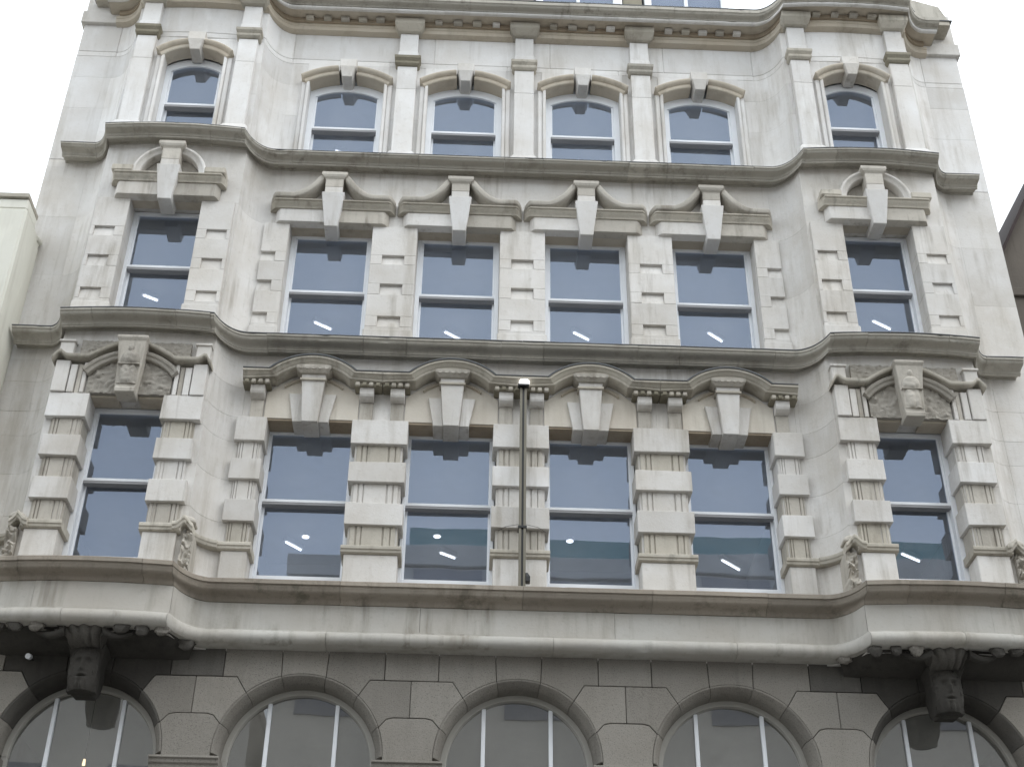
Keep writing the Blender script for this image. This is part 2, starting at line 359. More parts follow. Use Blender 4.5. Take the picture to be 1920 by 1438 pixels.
# ------------------------------------------------------------------ windows
def sash(name, half, z0, zs, rise, zrail, y, ft, fb, low_y=.085):
    """sash window about x=0: frame, two panes, meeting rail. zs = springing, rise 0 = square head"""
    w = empty(name, bld)
    def head(h, zc, rr, n=12):
        if not rise: return [(-h, zc), (h, zc)]
        rad = (h*h+rr*rr)/(2*rr); return [(h*(-1+2*i/n), zc-rad+rr+math.sqrt(max(0, rad*rad-(h*(-1+2*i/n))**2))) for i in range(n+1)]
    outer = [(half, z0), (half, z0)]
    ho = head(half, zs, rise); hi = head(half-ft, zs-(.0 if rise else ft*1.0), rise*.78)
    if rise: hi = [(x, z-ft*1.25+(.04 if False else 0)) for x, z in hi]
    b = B()
    # frame: jambs, head, sill as one ring
    for s in (-1, 1):
        b.box(min(s*half, s*(half-ft)), max(s*half, s*(half-ft)), y, y+.14, z0, zs)
    n = len(ho); tot = [(x, z) for x, z in ho]+[(x, z) for x, z in reversed(hi)]
    b.prism(tot, y+.001, y+.109)
    b.obj('frame', 'white', w, .004)
    B().box(-half+ft, half-ft, y+.03, y+.11, z0, z0+fb).obj('bottom_rail', 'white', w, .006)
    # inner beads of the upper sash
    st = .03
    for s in (-1, 1):
        x0, x1 = s*(half-ft), s*(half-ft-st)
        B().box(min(x0, x1), max(x0, x1), y+.02, y+.055, zrail, zs-(ft if not rise else ft*1.15)).obj('sash_stile', 'white', w, .003)
        B().box(min(x0, x1), max(x0, x1), y+.02+low_y, y+.055+low_y, z0+fb, zrail).obj('sash_stile', 'white', w, .003)
    # meeting rail: pale face, broad grey underside
    r = w
    B().box(-half+ft-.004, half-ft+.004, y+.005, y+.05, zrail-.018, zrail+.024).obj('rail_face', 'white', r, .004)
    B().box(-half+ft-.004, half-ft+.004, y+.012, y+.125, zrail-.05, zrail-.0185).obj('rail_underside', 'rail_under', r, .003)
    top = [(x, z) for x, z in hi]
    zc = (zrail+zs)/2; B().prism([(half-ft, zrail-zc), (-half+ft, zrail-zc)]+[(x, z-zc) for x, z in top], -.003, .003).obj('pane', 'glass', w, 0, loc=(0, y+.037, zc))
    zc = (z0+fb+zrail)/2; hh = zrail-.01-zc+.005
    B().box(-half+ft, half-ft, -.003, .003, -hh, hh).obj('pane', 'glass', w, 0, loc=(0, y+.037+low_y, zc))
    return w
def place(proto, xs, y0=0.0):
    proto.location = (xs[0], y0, 0)
    out = [proto]
    for x in xs[1:]: out.append(tree(proto, bld, (x, y0, 0)))
    return out
place(sash('window', .60, 9.12, 11.47, 0, 10.415, .29, .045, .235), WC)
place(sash('window', .60, 12.55, 14.83, 0, 13.80, .22, .06, .12), WC)
place(sash('window', .59, 15.9, 17.73, .17, 16.95, .14, .09, .1), WC)
place(sash('window', .52, 9.12, 11.47, 0, 10.40, .27, .075, .22), (-BC, BC), BY)
place(sash('window', .52, 12.55, 14.83, 0, 13.84, .24, .06, .12), (-BC, BC), BY)
place(sash('window', .47, 15.9, 17.73, .17, 16.93, .14, .085, .1), (-BC, BC), BY)

for o_ in COL.objects:
    if o_.name.startswith('pane') and o_.parent and o_.parent.name.startswith('window'):
        o_.rotation_euler = (R(random.uniform(-.35, .35)), 0, R(random.uniform(-.4, .4)))

# ------------------------------------------------------------------ first floor piers (blocks and fluted shafts)
ZB = [(11.10, 11.46), (10.52, 10.82), (9.91, 10.22)]
ZF = [(10.82, 11.10), (10.22, 10.52), (9.60, 9.91)]
def flutes(x0, x1, yf, yb):
    """plan of a fluted shaft between x0 and x1"""
    w = x1-x0; p = [(x0, yb), (x0, yf+.03), (x0+.03, yf+.03), (x0+.03, yf)]
    j_ = random.uniform(-.02, .02); segs = [(.14+j_, .175+j_), (.25+j_, .275+j_), (.70-j_, .735-j_), (.84, .865)]
    for a, b in segs:
        p += [(x0+a*w, yf), (x0+a*w, yf+.018), (x0+b*w, yf+.018), (x0+b*w, yf)]
    p += [(x1-.03, yf), (x1-.03, yf+.03), (x1, yf+.03), (x1, yb)]
    return p
def blocked_pier(x0, x1, yf, yb, ins, bx=None, pad=True, bay=0):
    p = empty('blocked_pier', bld)
    for k, (z0, z1) in enumerate(ZB):
        a, b = (bx[k] if bx else (x0, x1)); j = random.uniform(-.006, .006)
        B().box(a-.003, b+.003, yf+j, yb, z0, z1).jit(.004).obj('block', random.choice(('pale', 'pale', 'pale', 'smooth')), p, .006)
    for z0, z1 in ZF:
        B().zprism(flutes(x0+ins[0], x1-ins[1], yf+.055, yb), z0+.001, z1-.001).obj('fluted_shaft', random.choice(('dirty', 'dirty', 'pale', 'hood')), p, .003)
    if pad:
        prof = [(-.02, 9.60), (.045, 9.598), (.05, 9.585), (.05, 9.55), (.035, 9.54), (.03, 9.51), (.0, 9.495), (-.02, 9.495)]
        B().loft([[(x, yf-o_+.02, z) for o_, z in prof]+[(x, yb, 9.495), (x, yb, 9.60)] for x in (x0-.012, x1+.012)]).obj('cap', 'hood', p, .003)
        B().box(x0+.03, x1-.03, yf+.025, yb, 8.96, 9.495).jit(.002).obj('pedestal', 'pale', p, .01)
    return p
for x in (-1.86, 0, 1.86): blocked_pier(x-.365, x+.365, -.08, .30, (.05, .05))
for s in (-1, 1):
    a, b = sorted((s*3.36, s*3.75)); blocked_pier(a, b, -.08, .30, (.035, .035))
    for t in (-1, 1):       # bay piers; outward ones run to the corner at the top
        i0, i1 = .475, .95
        a, b = sorted((s*BC+t*i0, s*BC+t*i1)); c0, c1 = sorted((s*BC+t*i0, s*BC+t*.985))
        blocked_pier(a, b, BY-.105, BY+.26, (.035, .035), bx=[(c0, c1), (a, b), (a, b)])

def relief(name, mat, parent, x0, x1, z0, z1, yf, fn, nx=36, nz=26, back=.06, loc=(0, 0, 0), inside=None):
    """carved slab: a height field standing out from y=yf, closed at the back"""
    b = B(); vs = []; idx = {}
    for j in range(nz+1):
        for i in range(nx+1):
            x = x0+(x1-x0)*i/nx; z = z0+(z1-z0)*j/nz
            vs.append((x, yf-fn(x, z), z))
    fs = [(j*(nx+1)+i, j*(nx+1)+i+1, (j+1)*(nx+1)+i+1, (j+1)*(nx+1)+i) for j in range(nz) for i in range(nx)
          if inside is None or all(inside(vs[q][0], vs[q][2]) for q in (j*(nx+1)+i, j*(nx+1)+i+1, (j+1)*(nx+1)+i+1, (j+1)*(nx+1)+i))]
    b.add(vs, fs)
    me = bpy.data.meshes.new(name); me.from_pydata(b.v, [], b.f)
    bm = bmesh.new(); bm.from_mesh(me)
    bmesh.ops.delete(bm, geom=[v for v in bm.verts if not v.link_faces], context='VERTS')
    bd = [e for e in bm.edges if len(e.link_faces) == 1]
    r = bmesh.ops.extrude_edge_only(bm, edges=bd)
    for v in [g for g in r['geom'] if isinstance(g, bmesh.types.BMVert)]: v.co.y = yf+back
    bmesh.ops.recalc_face_normals(bm, faces=bm.faces)
    for f in bm.faces: f.smooth = True
    for e in bm.edges:
        if len(e.link_faces) == 2 and e.calc_face_angle(0) > R(45): e.smooth = False
    bm.to_mesh(me); bm.free(); me.materials.append(M[mat])
    o = bpy.data.objects.new(name, me); COL.objects.link(o); o.parent = parent; o.location = loc; return o
def leafy(seed, amp, sc=9):
    def f(x, z):
        p = Vector((x*sc+seed, z*sc, seed*1.7))
        a = noise.noise(p)+.5*noise.noise(p*2.1); r = abs(noise.noise(p*1.3+Vector((3, 1, 0))))
        return amp*(.5+.6*a)*(.35+1.3*min(1, r*3))
    return f
# ------------------------------------------------------------------ string course at pedestal height on the bays, with scrolled ears
sc = [(-.01, 9.60), (.16, 9.597), (.165, 9.585), (.165, 9.55), (.145, 9.54), (.14, 9.505), (.10, 9.495), (-.01, 9.495)]
for s in (-1, 1):
    st = empty('scrolled_string_course', bld)
    for a, b in ((3.76, 4.06), (6.16, 6.9)):
        lo, hi = sorted((s*a, s*b)); B().ysweep(pathx(lo, hi), [(o_*.8, z) for o_, z in sc]).obj('string_stone', 'hood', st, .003, True)
    for xe, dr in ((4.10, 1), (6.12, -1)):
        # an S that climbs over the bay corner
        pts = []
        for i in range(13):
            t = i/12; x = xe-dr*.10+dr*.24*t; zz = .10*math.exp(-((t-.42)/.26)**2)
            pts.append((s*x, zz))
        ring = []
        for x, zz in pts:
            ring.append([(x, min(yw(x), BY+.05)-o_*1.05, z+zz) for o_, z in sc])
        B().loft(ring).obj('scroll_moulding', 'hood', st, .003, True)
        x0, x1 = sorted((s*(xe-dr*.11), s*(xe+dr*.02)))
        relief('carved_corner', 'dirty', st, x0, x1, 8.97, 9.50, BY-.02, leafy(xe+s, .10, 11), 14, 30, .3)
        b = B(); cx = s*(xe-dr*.02)
        b.loft([[(cx+.10*k_*math.cos(a), y, 9.65+.07*k_*math.sin(a)) for a in [R(q) for q in range(-20, 201, 20)]] for y, k_ in ((BY+.1, 1), (BY-.08, 1), (BY-.11, .8))])
        b.obj('volute_crest', 'dirty', st, .01, True)

# ------------------------------------------------------------------ first floor arched hoods
def first_hood():
    h = empty('arched_hood', bld)
    half = .93; sp = .575
    # flat arms each side, then a segmental arch
    rise = .24; rad = (sp*sp+rise*rise)/(2*rise); zc = 12.085-(rad-rise); a0 = math.asin(sp/rad)
    prof = [(0, .02), (0, -.30), (-.006, -.306), (-.038, -.306), (-.044, -.288), (-.06, -.268), (-.08, -.255), (-.085, -.24), (-.112, -.236), (-.118, -.22), (-.12, .02)]
    B().arc(0, zc, -a0, a0, 20, [(rad+r_, y) for r_, y in prof]).obj('arch_moulding', 'hood', h, .003, True)
    B().arc(0, zc, -a0, a0, 20, [(rad+.001, 0), (rad+.001, -.318), (rad-.006, -.322), (rad+.012, -.324), (rad+.012, 0)]).obj('lead_flashing', 'lead', h, 0)
    for s in (-1, 1):
        rings = [[(x, y, 12.085+r_) for r_, y in prof] for x in ((s*sp, s*(half-.002)))]
        B().box(min(s*sp, s*(half-.002)), max(s*sp, s*(half-.002)), -.318, 0, 12.086, 12.095).obj('lead_flashing', 'lead', h, 0)
        # mitre against the arch
        rings[0] = [(s*(rad+r_)*math.sin(a0), y, zc+(rad+r_)*math.cos(a0)) for r_, y in prof]
        B().loft(rings).obj('hood_arm', 'hood', h, .003, True)
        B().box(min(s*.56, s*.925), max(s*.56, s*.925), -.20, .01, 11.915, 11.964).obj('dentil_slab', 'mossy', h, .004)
        for k in range(4):
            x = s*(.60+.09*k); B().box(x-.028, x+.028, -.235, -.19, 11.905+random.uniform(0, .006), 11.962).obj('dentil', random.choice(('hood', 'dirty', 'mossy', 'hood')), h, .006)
        # bracket with its pilaster strip below
        x0, x1 = sorted((s*.63, s*.82))
        B().loft([[(x0, .01, z), (x0, y, z), (x1, y, z), (x1, .01, z)] for z, y in ((11.914, -.17), (11.82, -.165), (11.79, -.15), (11.765, -.10), (11.755, -.05))]).obj('bracket', 'pale', h, .006)
        B().box(x0+.01, x1-.01, -.035, .01, 11.462, 11.755).obj('pilaster_strip', 'dirty', h, .004)
        # inner arch rib
    rib = [(rad-.22, .01), (rad-.22, -.05), (rad-.235, -.06), (rad-.24, -.05), (rad-.25, .01)]
    B().arc(0, zc+.02, -a0*.93, a0*.93, 18, rib).obj('inner_rib', 'warm', h, .002, True)
    B().prism([(-.62, 11.485), (.62, 11.485), (.62, 11.87)]+[(rad*.86*math.sin(a)*1.0, zc+.0+(rad-.17)*math.cos(a)) for a in [a0*(1-i/8) for i in range(17)]]+[(-.62, 11.87)], -.018, .0).obj('tympanum', 'buff', h, .002)
    # keystone and two shoulder voussoirs, each deep enough to show on the soffit
    k = h
    B().loft([[(-a, .29, z), (-a, y, z), (a, y, z), (a, .29, z)] for a, y, z in ((.105, -.125, 11.385), (.165, -.17, 12.13))]).obj('key_block', 'pale', k, .006)
    B().box(-.175, .175, -.19, .0, 12.00, 12.035).obj('key_band', 'hood', k, .004)
    B().loft([[(-a, .01, z), (-a, y, z), (a, y, z), (a, .01, z)] for a, y, z in ((.185, -.20, 12.10), (.235, -.25, 12.15), (.235, -.26, 12.19), (.2, -.24, 12.21))]).obj('key_cap', 'dirty', k, .006)
    for q in range(5):
        B().tube((-.17+.085*q, -.255, 12.165), (-.17+.085*q, -.2, 12.165), .034, 8).obj('cap_egg', 'dirty', k, .006)
    for s in (-1, 1):
        pts = [(s*.108, 11.415), (s*.235, 11.415), (s*.315, 11.855), (s*.143, 11.855)]
        if s < 0: pts = pts[::-1]
        B().prism(pts, -.06, .285).obj('voussoir', 'pale', h, .006)
    # lintel stones beside the shoulders, flush
    for s in (-1, 1):
        pts = [(s*.237, 11.455), (s*.615, 11.455), (s*.615, 11.50), (s*.245, 11.50)]
        if s < 0: pts = pts[::-1]
        B().prism(pts, -.002, .285).obj('lintel', 'brownstain', h, .004)
    return h
place(first_hood(), WC)

# ------------------------------------------------------------------ second floor piers with notched blocks
NZ = [(14.12, 14.29), (13.58, 13.77), (13.02, 13.20)]
def notched(x0, x1, n0, n1, yf, yb, y_in, mat='pale'):
    """pier facing from x0 to x1 with slots n0..n1 cut under each block"""
    p = empty('notched_pier', bld); top = 14.82
    for z0, z1 in NZ:
        b = B(); b.box(x0, x1, yf, yb, z1, top)
        if n0 > x0+.01: b.box(x0, n0, yf, yb, z0, z1)
        if n1 < x1-.01: b.box(n1, x1, yf, yb, z0, z1)
        b.loft([[(n0, yb, z), (n0, y, z), (n1, y, z), (n1, yb, z)] for z, y in ((z0, yf+.014), (z1, y_in))])
        b.jit(.0012).obj('block', mat, p, .004); top = z0-.002
    B().box(x0, x1, yf, yb, 12.93, top).obj('block', mat, p, .004)
    B().box(x0-.02, x1+.02, yf-.025, yb, 12.60, 12.955).obj('base', 'hood' if False else mat, p, .012)
    return p
for x in (-1.86, 0, 1.86): notched(x-.325, x+.325, x-.16, x+.16, -.055, .22, .0)
for s in (-1, 1):
    a, b = sorted((s*3.395, s*3.76)); c, d_ = sorted((s*3.55, s*3.76)); notched(a, b, c, d_, -.055, .05, .0)
    for t in (-1, 1):
        a, b = sorted((s*BC+t*.505, s*BC+t*.975)); c, d_ = sorted((s*BC+t*.64, s*BC+t*.925))
        notched(a, b, c, d_, BY-.075, BY+.22, BY-.03)

# ------------------------------------------------------------------ second floor hoods
def lintel_cornice(h, half, lip, endcurve, yb):
    """lintel band and moulded cornice over a window; ends bow back to the wall"""
    def prof(o_): return [(.02, 15.055), (-.13*o_, 15.055), (-.135*o_, 15.07), (-.15*o_, 15.09), (-.18*o_, 15.115), (-.19*o_, 15.13), (-.19*o_, 15.14), (-.215*o_, 15.145), (-.22*o_, 15.165), (-.20*o_, 15.172), (.02, 15.175)]
    n = 7; xs = []
    for i in range(n+1): xs.append((-half+endcurve*i/n, math.sin((.12+.88*i/n)*math.pi/2)))
    xs += [(-x, k) for x, k in reversed(xs)]
    B().loft([[(x, y, z) for y, z in prof(k)] for x, k in xs]).obj('hood_moulding', 'hood', h, .003, True)
    lin = [(x*.905, k) for x, k in xs]
    for a, b in ((lin[:n+1]+[(-.10, 1)], 0), ([(.10, 1)]+lin[n+1:], 1)):
        B().loft([[(x, .02, 14.80+.0), (x, -.115*k, 14.82), (x, -.12*k, 14.87), (x, -.11*k, 15.058), (x, .02, 15.058)] for x, k in a]).obj('lintel', 'dirty' if b else 'pale', h, .004, True)
    B().box(-.62, .62, .0, yb, 14.815, 14.85).obj('soffit', 'warm', h, 0)
def key2(h, ztop, yo=0.0):
    k = h
    B().loft([[(-a, .20, z), (-a, y, z), (a, y, z), (a, .20, z)] for a, y, z in ((.095, -.155, 14.715), (.168, -.255, 15.285))]).obj('key_block', 'smooth', k, .008)
    B().loft([[(-a, .02, z), (-a, y, z), (a, y, z), (a, .02, z)] for a, y, z in ((.13, -.235, 15.285), (.128, -.235, 15.40))]).obj('key_neck', 'pale', k, .005)
    B().loft([[(-a, .02, z), (-a, y, z), (a, y, z), (a, .02, z)] for a, y, z in ((.13, -.235, 15.402), (.13, -.24, ztop-.13), (.165, -.27, ztop-.10), (.19, -.285, ztop-.07), (.19, -.285, ztop-.02), (.17, -.26, ztop))]).obj('key_cap', 'dirty', k, .005)
def swan_hood():
    h = empty('swan_neck_hood', bld)
    lintel_cornice(h, .915, 1, .10, .22)
    for s in (-1, 1):     # capping slab that swoops up to the keystone
        rings = []
        for i in range(25):
            t = i/24; x = .91-.775*t; u = max(0, (.60-x)/.465); zz = .39*u**2.0
            sl = .39*2.0*u/.465; l = math.hypot(1, sl); ux, uz = sl/l, 1/l
            k = math.sin((.2+.8*min(1, t*9))*math.pi/2); z = 15.174+zz
            rings.append([(s*(x+ux*d_), (y*k if y < 0 else y), z+uz*d_) for d_, y in ((0, .02), (0, -.20), (.012, -.225), (.02, -.24), (.075, -.25), (.09, -.24), (.10, -.21), (.105, .02))])
        B().loft(rings).obj('swan_neck', 'dirty', h, .003, True)
    key2(h, 15.67)
    return h
place(swan_hood(), WC)
def round_hood():
    h = empty('round_pediment_hood', bld)
    lintel_cornice(h, .82, 1, .07, .20)
    ring = [(.50, .02), (.50, -.185), (.485, -.20), (.46, -.20), (.445, -.18), (.43, -.165), (.395, -.155), (.385, -.13), (.385, .02)]
    B().arc(0, 15.18, -R(90), R(90), 22, [(r_+.03, y) for r_, y in ring]).obj('round_pediment', 'pale', h, .003, True)
    for s in (-1, 1): B().box(min(s*.51, s*.81), max(s*.51, s*.81), -.22, .02, 15.176, 15.29).obj('hood_capping', 'hood', h, .015)
    B().prism([(.41*math.cos(a), 15.18+.41*math.sin(a)) for a in [R(q) for q in range(0, 181, 12)]], -.02, .02).obj('tympanum', 'carved', h, .003)
    key2(h, 15.73)
    return h
place(round_hood(), (-BC, BC), BY-.055)

# ------------------------------------------------------------------ third floor: pilasters, architraves, segmental hoods
def pilaster(half, capm):
    p = empty('pilaster', bld)
    B().loft([[(-a, .02, z), (-a, y, z), (a, y, z), (a, .02, z)] for a, y, z in ((.215, -.15, 15.98), (.215, -.15, 16.18), (.20, -.14, 16.22), (half+.01, -.11, 16.29))]).obj('base', 'smooth', p, .006)
    B().box(-half, half, -.10, .02, 16.291, 17.62).obj('shaft', 'smooth', p, .007)
    B().box(-half, half, -.098, .02, 17.621, 18.12).obj('shaft', 'smooth', p, .007)
    B().loft([[(-a, .02, z), (-a, y, z), (a, y, z), (a, .02, z)] for a, y, z in ((half+.01, -.12, 18.12), (half+.035, -.15, 18.15), (half+.04, -.155, 18.19), (half+.015, -.135, 18.20), (half+.05, -.175, 18.25), (half+.055, -.18, 18.30), (half+.02, -.13, 18.325))]).obj('capital', capm, p, .006)
    B().loft([[(-a, .02, z), (-a, y, z), (a, y, z), (a, .02, z)] for a, y, z in ((half+.005, -.125, 18.326), (half+.005, -.12, 18.43), (half-.005, -.10, 18.44), (half-.01, -.10, 18.865))]).obj('upper_block', 'smooth', p, .005)
    B().loft([[(-a, .02, z), (-a, y, z), (a, y, z), (a, .02, z)] for a, y, z in ((half+.03, -.16, 18.866), (half+.06, -.20, 18.90), (half+.085, -.26, 18.96), (half+.085, -.27, 19.06))]).obj('corbel_cap', 'hood', p, .006)
    return p
caps = ['mossy', 'hood', 'cornice']
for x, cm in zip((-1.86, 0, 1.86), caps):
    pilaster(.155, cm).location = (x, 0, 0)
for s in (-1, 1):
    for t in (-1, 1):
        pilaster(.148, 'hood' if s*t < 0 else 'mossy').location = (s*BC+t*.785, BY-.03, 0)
def seg_hood(ho, y_lip=-.16):
    h = empty('segmental_hood', bld)
    rise = .17; rad = (ho*ho+rise*rise)/(2*rise); zc = 17.90-rad; a0 = math.asin(min(1, (ho+.005)/rad)); a1 = math.asin((ho+.13)/(rad+.13))
    ring = [(rad, .145), (rad, -.085), (rad+.02, -.10), (rad+.065, -.10), (rad+.075, -.13), (rad+.10, -.155), (rad+.125, -.165), (rad+.14, -.155), (rad+.145, .0), (rad+.145, .145)]
    for a, b in ((-a1, -R(7)), (R(7), a1)):
        B().arc(0, zc, a, b, 9, ring).obj('arch_stone', 'warm', h, .003, True)
    # keystone
    B().loft([[(-a, .145, z), (-a, y, z), (a, y, z), (a, .145, z)] for a, y, z in ((.075, -.15, 17.795), (.10, -.175, 17.90), (.125, -.20, 17.99), (.13, -.17, 18.0), (.135, -.155, 18.185))]).obj('keystone', 'pale', h, .007)
    # spandrel stones fill the wall between the arch and the frieze
    for s in (-1, 1):
        pts = [(s*.11, 18.188), (s*(ho+.06), 18.188), (s*(ho+.06), zc+(rad+.14)*math.cos(math.asin((ho+.06)/(rad+.14))))]
        pts += [(s*(rad+.14)*math.sin(a), zc+(rad+.14)*math.cos(a)) for a in [R(7)+(a0-R(7))*(1-i/6) for i in range(7)]]
        if s < 0: pts = pts[::-1]
        B().prism(pts, -.012, .145).obj('spandrel', 'smooth', h, .004)
        # architrave jambs: flat band and roll
        for (xa, xb, y) in ((ho+.0, ho+.05, -.085), (ho+.0505, ho+.125, -.055)):
            x0, x1 = sorted((s*xa, s*xb)); B().box(x0, x1, y, .145, 15.95, zc+rad*math.cos(a0)+.01).obj('jamb', 'smooth', h, .012)
    return h
place(seg_hood(.585), WC)
place(seg_hood(.455), (-BC, BC), BY-.03)

# ------------------------------------------------------------------ carving on the bays at first floor head
def bay_head(s):
    h = empty('carved_bay_head', bld, (s*BC, BY-.06, 0))
    sd = 3.1 if s < 0 else 8.4
    # arch over the carved tympanum: half width .56 at 11.74, crown 12.03
    hw, rs = .54, .27; rad = (hw*hw+rs*rs)/(2*rs); zc = 12.0-rad; a0 = math.asin(hw/rad)
    relief('carved_tympanum', 'carved', h, -.54, .54, 11.47, 12.0, -.015, leafy(sd, .03, 10), 54, 30, .06,
           inside=lambda x, z: z < zc+math.sqrt(max(0, rad*rad-x*x))+.01)
    mould = [(rad, .06), (rad, -.08), (rad+.012, -.095), (rad+.05, -.10), (rad+.06, -.12), (rad+.10, -.13), (rad+.105, .06)]
    B().arc(0, zc, -a0, a0, 18, mould).obj('inner_arch', 'carved', h, .003, True)
    # string course that rises over the arch and bends at the corners
    pts = []
    for i in range(61):
        x = -1.03+2.06*i/60; u = abs(x)
        z = 11.95
        if u < .56: z = 11.95+.26*(1-(u/.56)**1.6)
        if u > .80: z = 11.95+.07*math.exp(-((u-.94)/.055)**2)-.05*max(0, (u-.96)/.07)
        pts.append((x, z))
    pr = [(.06, 0), (-.13, 0), (-.15, .015), (-.155, .05), (-.135, .058), (.06, .062)]
    for a, b in ((0, 25), (35, 60)):
        B().loft([[(x, y, z+dz) for y, dz in pr] for x, z in pts[a:b+1]]).obj('raking_string', 'hood', h, .003, True)
    # carved spandrels under the sill course
    for t in (-1, 1):
        x0, x1 = sorted((t*.17, t*.72))
        relief('carved_spandrel', 'carved', h, x0, x1, 12.0, 12.30, -.01, leafy(sd+5*t, .025, 12), 36, 22, .06,
               inside=lambda x, z: z > 12.0+.24*(1-(abs(x)/.56)**1.6) if abs(x) < .56 else True)
        # pilaster faces each side
        x0, x1 = sorted((t*.80, t*.985)); B().box(x0, x1, -.07, .06, 11.462, 11.945).obj('pilaster_face', 'pale', h, .008)
        B().box(x0, x1, -.06, .06, 12.025, 12.295).obj('pilaster_face', 'pale', h, .008)
        B().loft([[(x, .06, z), (x, y, z), (x, y, z+.03), (x, .06, z+.03)] for x, y, z in ((x0-.015, -.085, 12.24), (x1+.015, -.085, 12.24))]).obj('pilaster_cap', 'pale', h, .004)
        for k, (xa, xb, y) in enumerate(((.57, .62, -.05), (.63, .69, -.03), (.70, .785, -.055))):
            q0, q1 = sorted((t*xa, t*xb)); B().box(q0, q1, y, .06, 11.462, 11.935-.02*k).obj('panel_strip', 'dirty' if k == 1 else 'pale', h, .006)
    # keystone with a small carved figure
    k = h
    B().loft([[(-a, .06, z), (-a, y, z), (a, y, z), (a, .06, z)] for a, y, z in ((.125, -.20, 11.40), (.135, -.21, 11.46), (.13, -.19, 11.47), (.155, -.20, 11.85), (.185, -.25, 12.16), (.20, -.28, 12.20), (.20, -.28, 12.235), (.17, -.2, 12.25))]).obj('key_block', 'dirty', k, .008)
    def fig(x, z):
        u = x; v = z
        g = lambda cx, cz, rx, rz: math.sqrt(max(0, 1-((u-cx)/rx)**2-((v-cz)/rz)**2))
        hgt = .05*g(0, 12.06, .05, .06)
        hgt = max(hgt, .075*g(0, 11.90, .115, .115), .06*g(.055, 11.88, .06, .09), .04*g(-.03, 11.68, .07, .16), .035*g(.05, 11.66, .05, .18))
        return hgt+.012*noise.noise(Vector((x*22, z*22, sd)))
    relief('carved_figure', 'carved' if s < 0 else 'dirty', k, -.125, .125, 11.52, 12.13, -.205, fig, 20, 44, .08)
    B().box(-.14, .14, -.25, .06, 11.80, 11.815).obj('figure_ledge', 'dirty', k, .004)
    # lintel of the opening
    for t in (-1, 1):
        x0, x1 = sorted((t*.13, t*.53)); B().box(x0, x1, .03, .29, 11.445, 11.475).obj('lintel', 'warm', h, .003)
    return h
for s in (-1, 1): bay_head(s)

# ------------------------------------------------------------------ end piers at eaves level, attic
for s in (-1, 1):
    e = empty('end_pier_cap', bld)
    a, b = sorted((s*6.56, s*7.17)); B().box(a, b, -.07, .5, 18.90, 19.16).obj('cap_block', 'pale', e, .008)
    a, b = sorted((s*6.62, s*7.14)); B().box(a, b, -.02, .5, 19.161, 19.9).obj('cap_block', 'pale', e, .008)
    a, b = sorted((s*6.50, s*6.98)); B().box(a, b, -.34, -.02, 19.30, 19.40).obj('cornice_return', 'hood', e, .006)
    B().prism([(s*6.3, 19.402), (s*6.98, 19.402), (s*6.86, 19.75), (s*6.3, 19.95)][::s], -.33, .3).obj('blocking_stone', 'cornice', e, .006)
    a, b = sorted((s*6.3, s*7.02)); B().box(a, b, -.36, .3, 19.385, 19.401).obj('lead_strip', 'lead', e, 0)
att = empty('attic_storey', bld)
pts = pathx(-6.3, 6.3)
B().zprism([(x, y-.557) for x, y in pts]+[(x, 1.2) for x, y in reversed(pts)], 19.236, 19.25).obj('gutter', 'lead', att, 0)
B().box(-6.6, 6.6, .42, .7, 19.36, 20.0).obj('parapet', 'slate', att, 0)
B().loft([[(x, .46, 20.0), (x, .7, 20.0), (x, 3.6, 23.0), (x, 3.36, 23.0)] for x in (-6.6, 6.6)]).obj('mansard', 'slate', att, 0)
B().box(-7.1, 7.1, 3.3, 11, 20.0, 23.0).obj('roof_block', 'slate', att, 0)
for c in WC:
    dw = empty('dormer', bld, (c, 0, 0))
    b = B(); b.box(-.72, -.60, .33, .46, 19.8, 21.5); b.box(.60, .72, .33, .46, 19.8, 21.5); b.box(-.6, .6, .33, .46, 21.38, 21.5); b.box(-.6, .6, .34, .46, 19.8, 20.13); b.box(-.03, .03, .345, .455, 20.13, 21.38)
    b.obj('frame', 'white', dw, .004)
    B().box(-.6, .6, .39, .396, 20.13, 21.38).obj('pane', 'glass', dw, 0)
    B().box(-.74, .74, .47, 2.2, 19.9, 21.55).obj('cheeks', 'slate', dw, .004)
for x in (-1.86, 0, 1.86):
    B().box(x-.16, x+.16, .30, .47, 19.8, 21.2).obj('dormer_pier', 'mossy', att, .01)

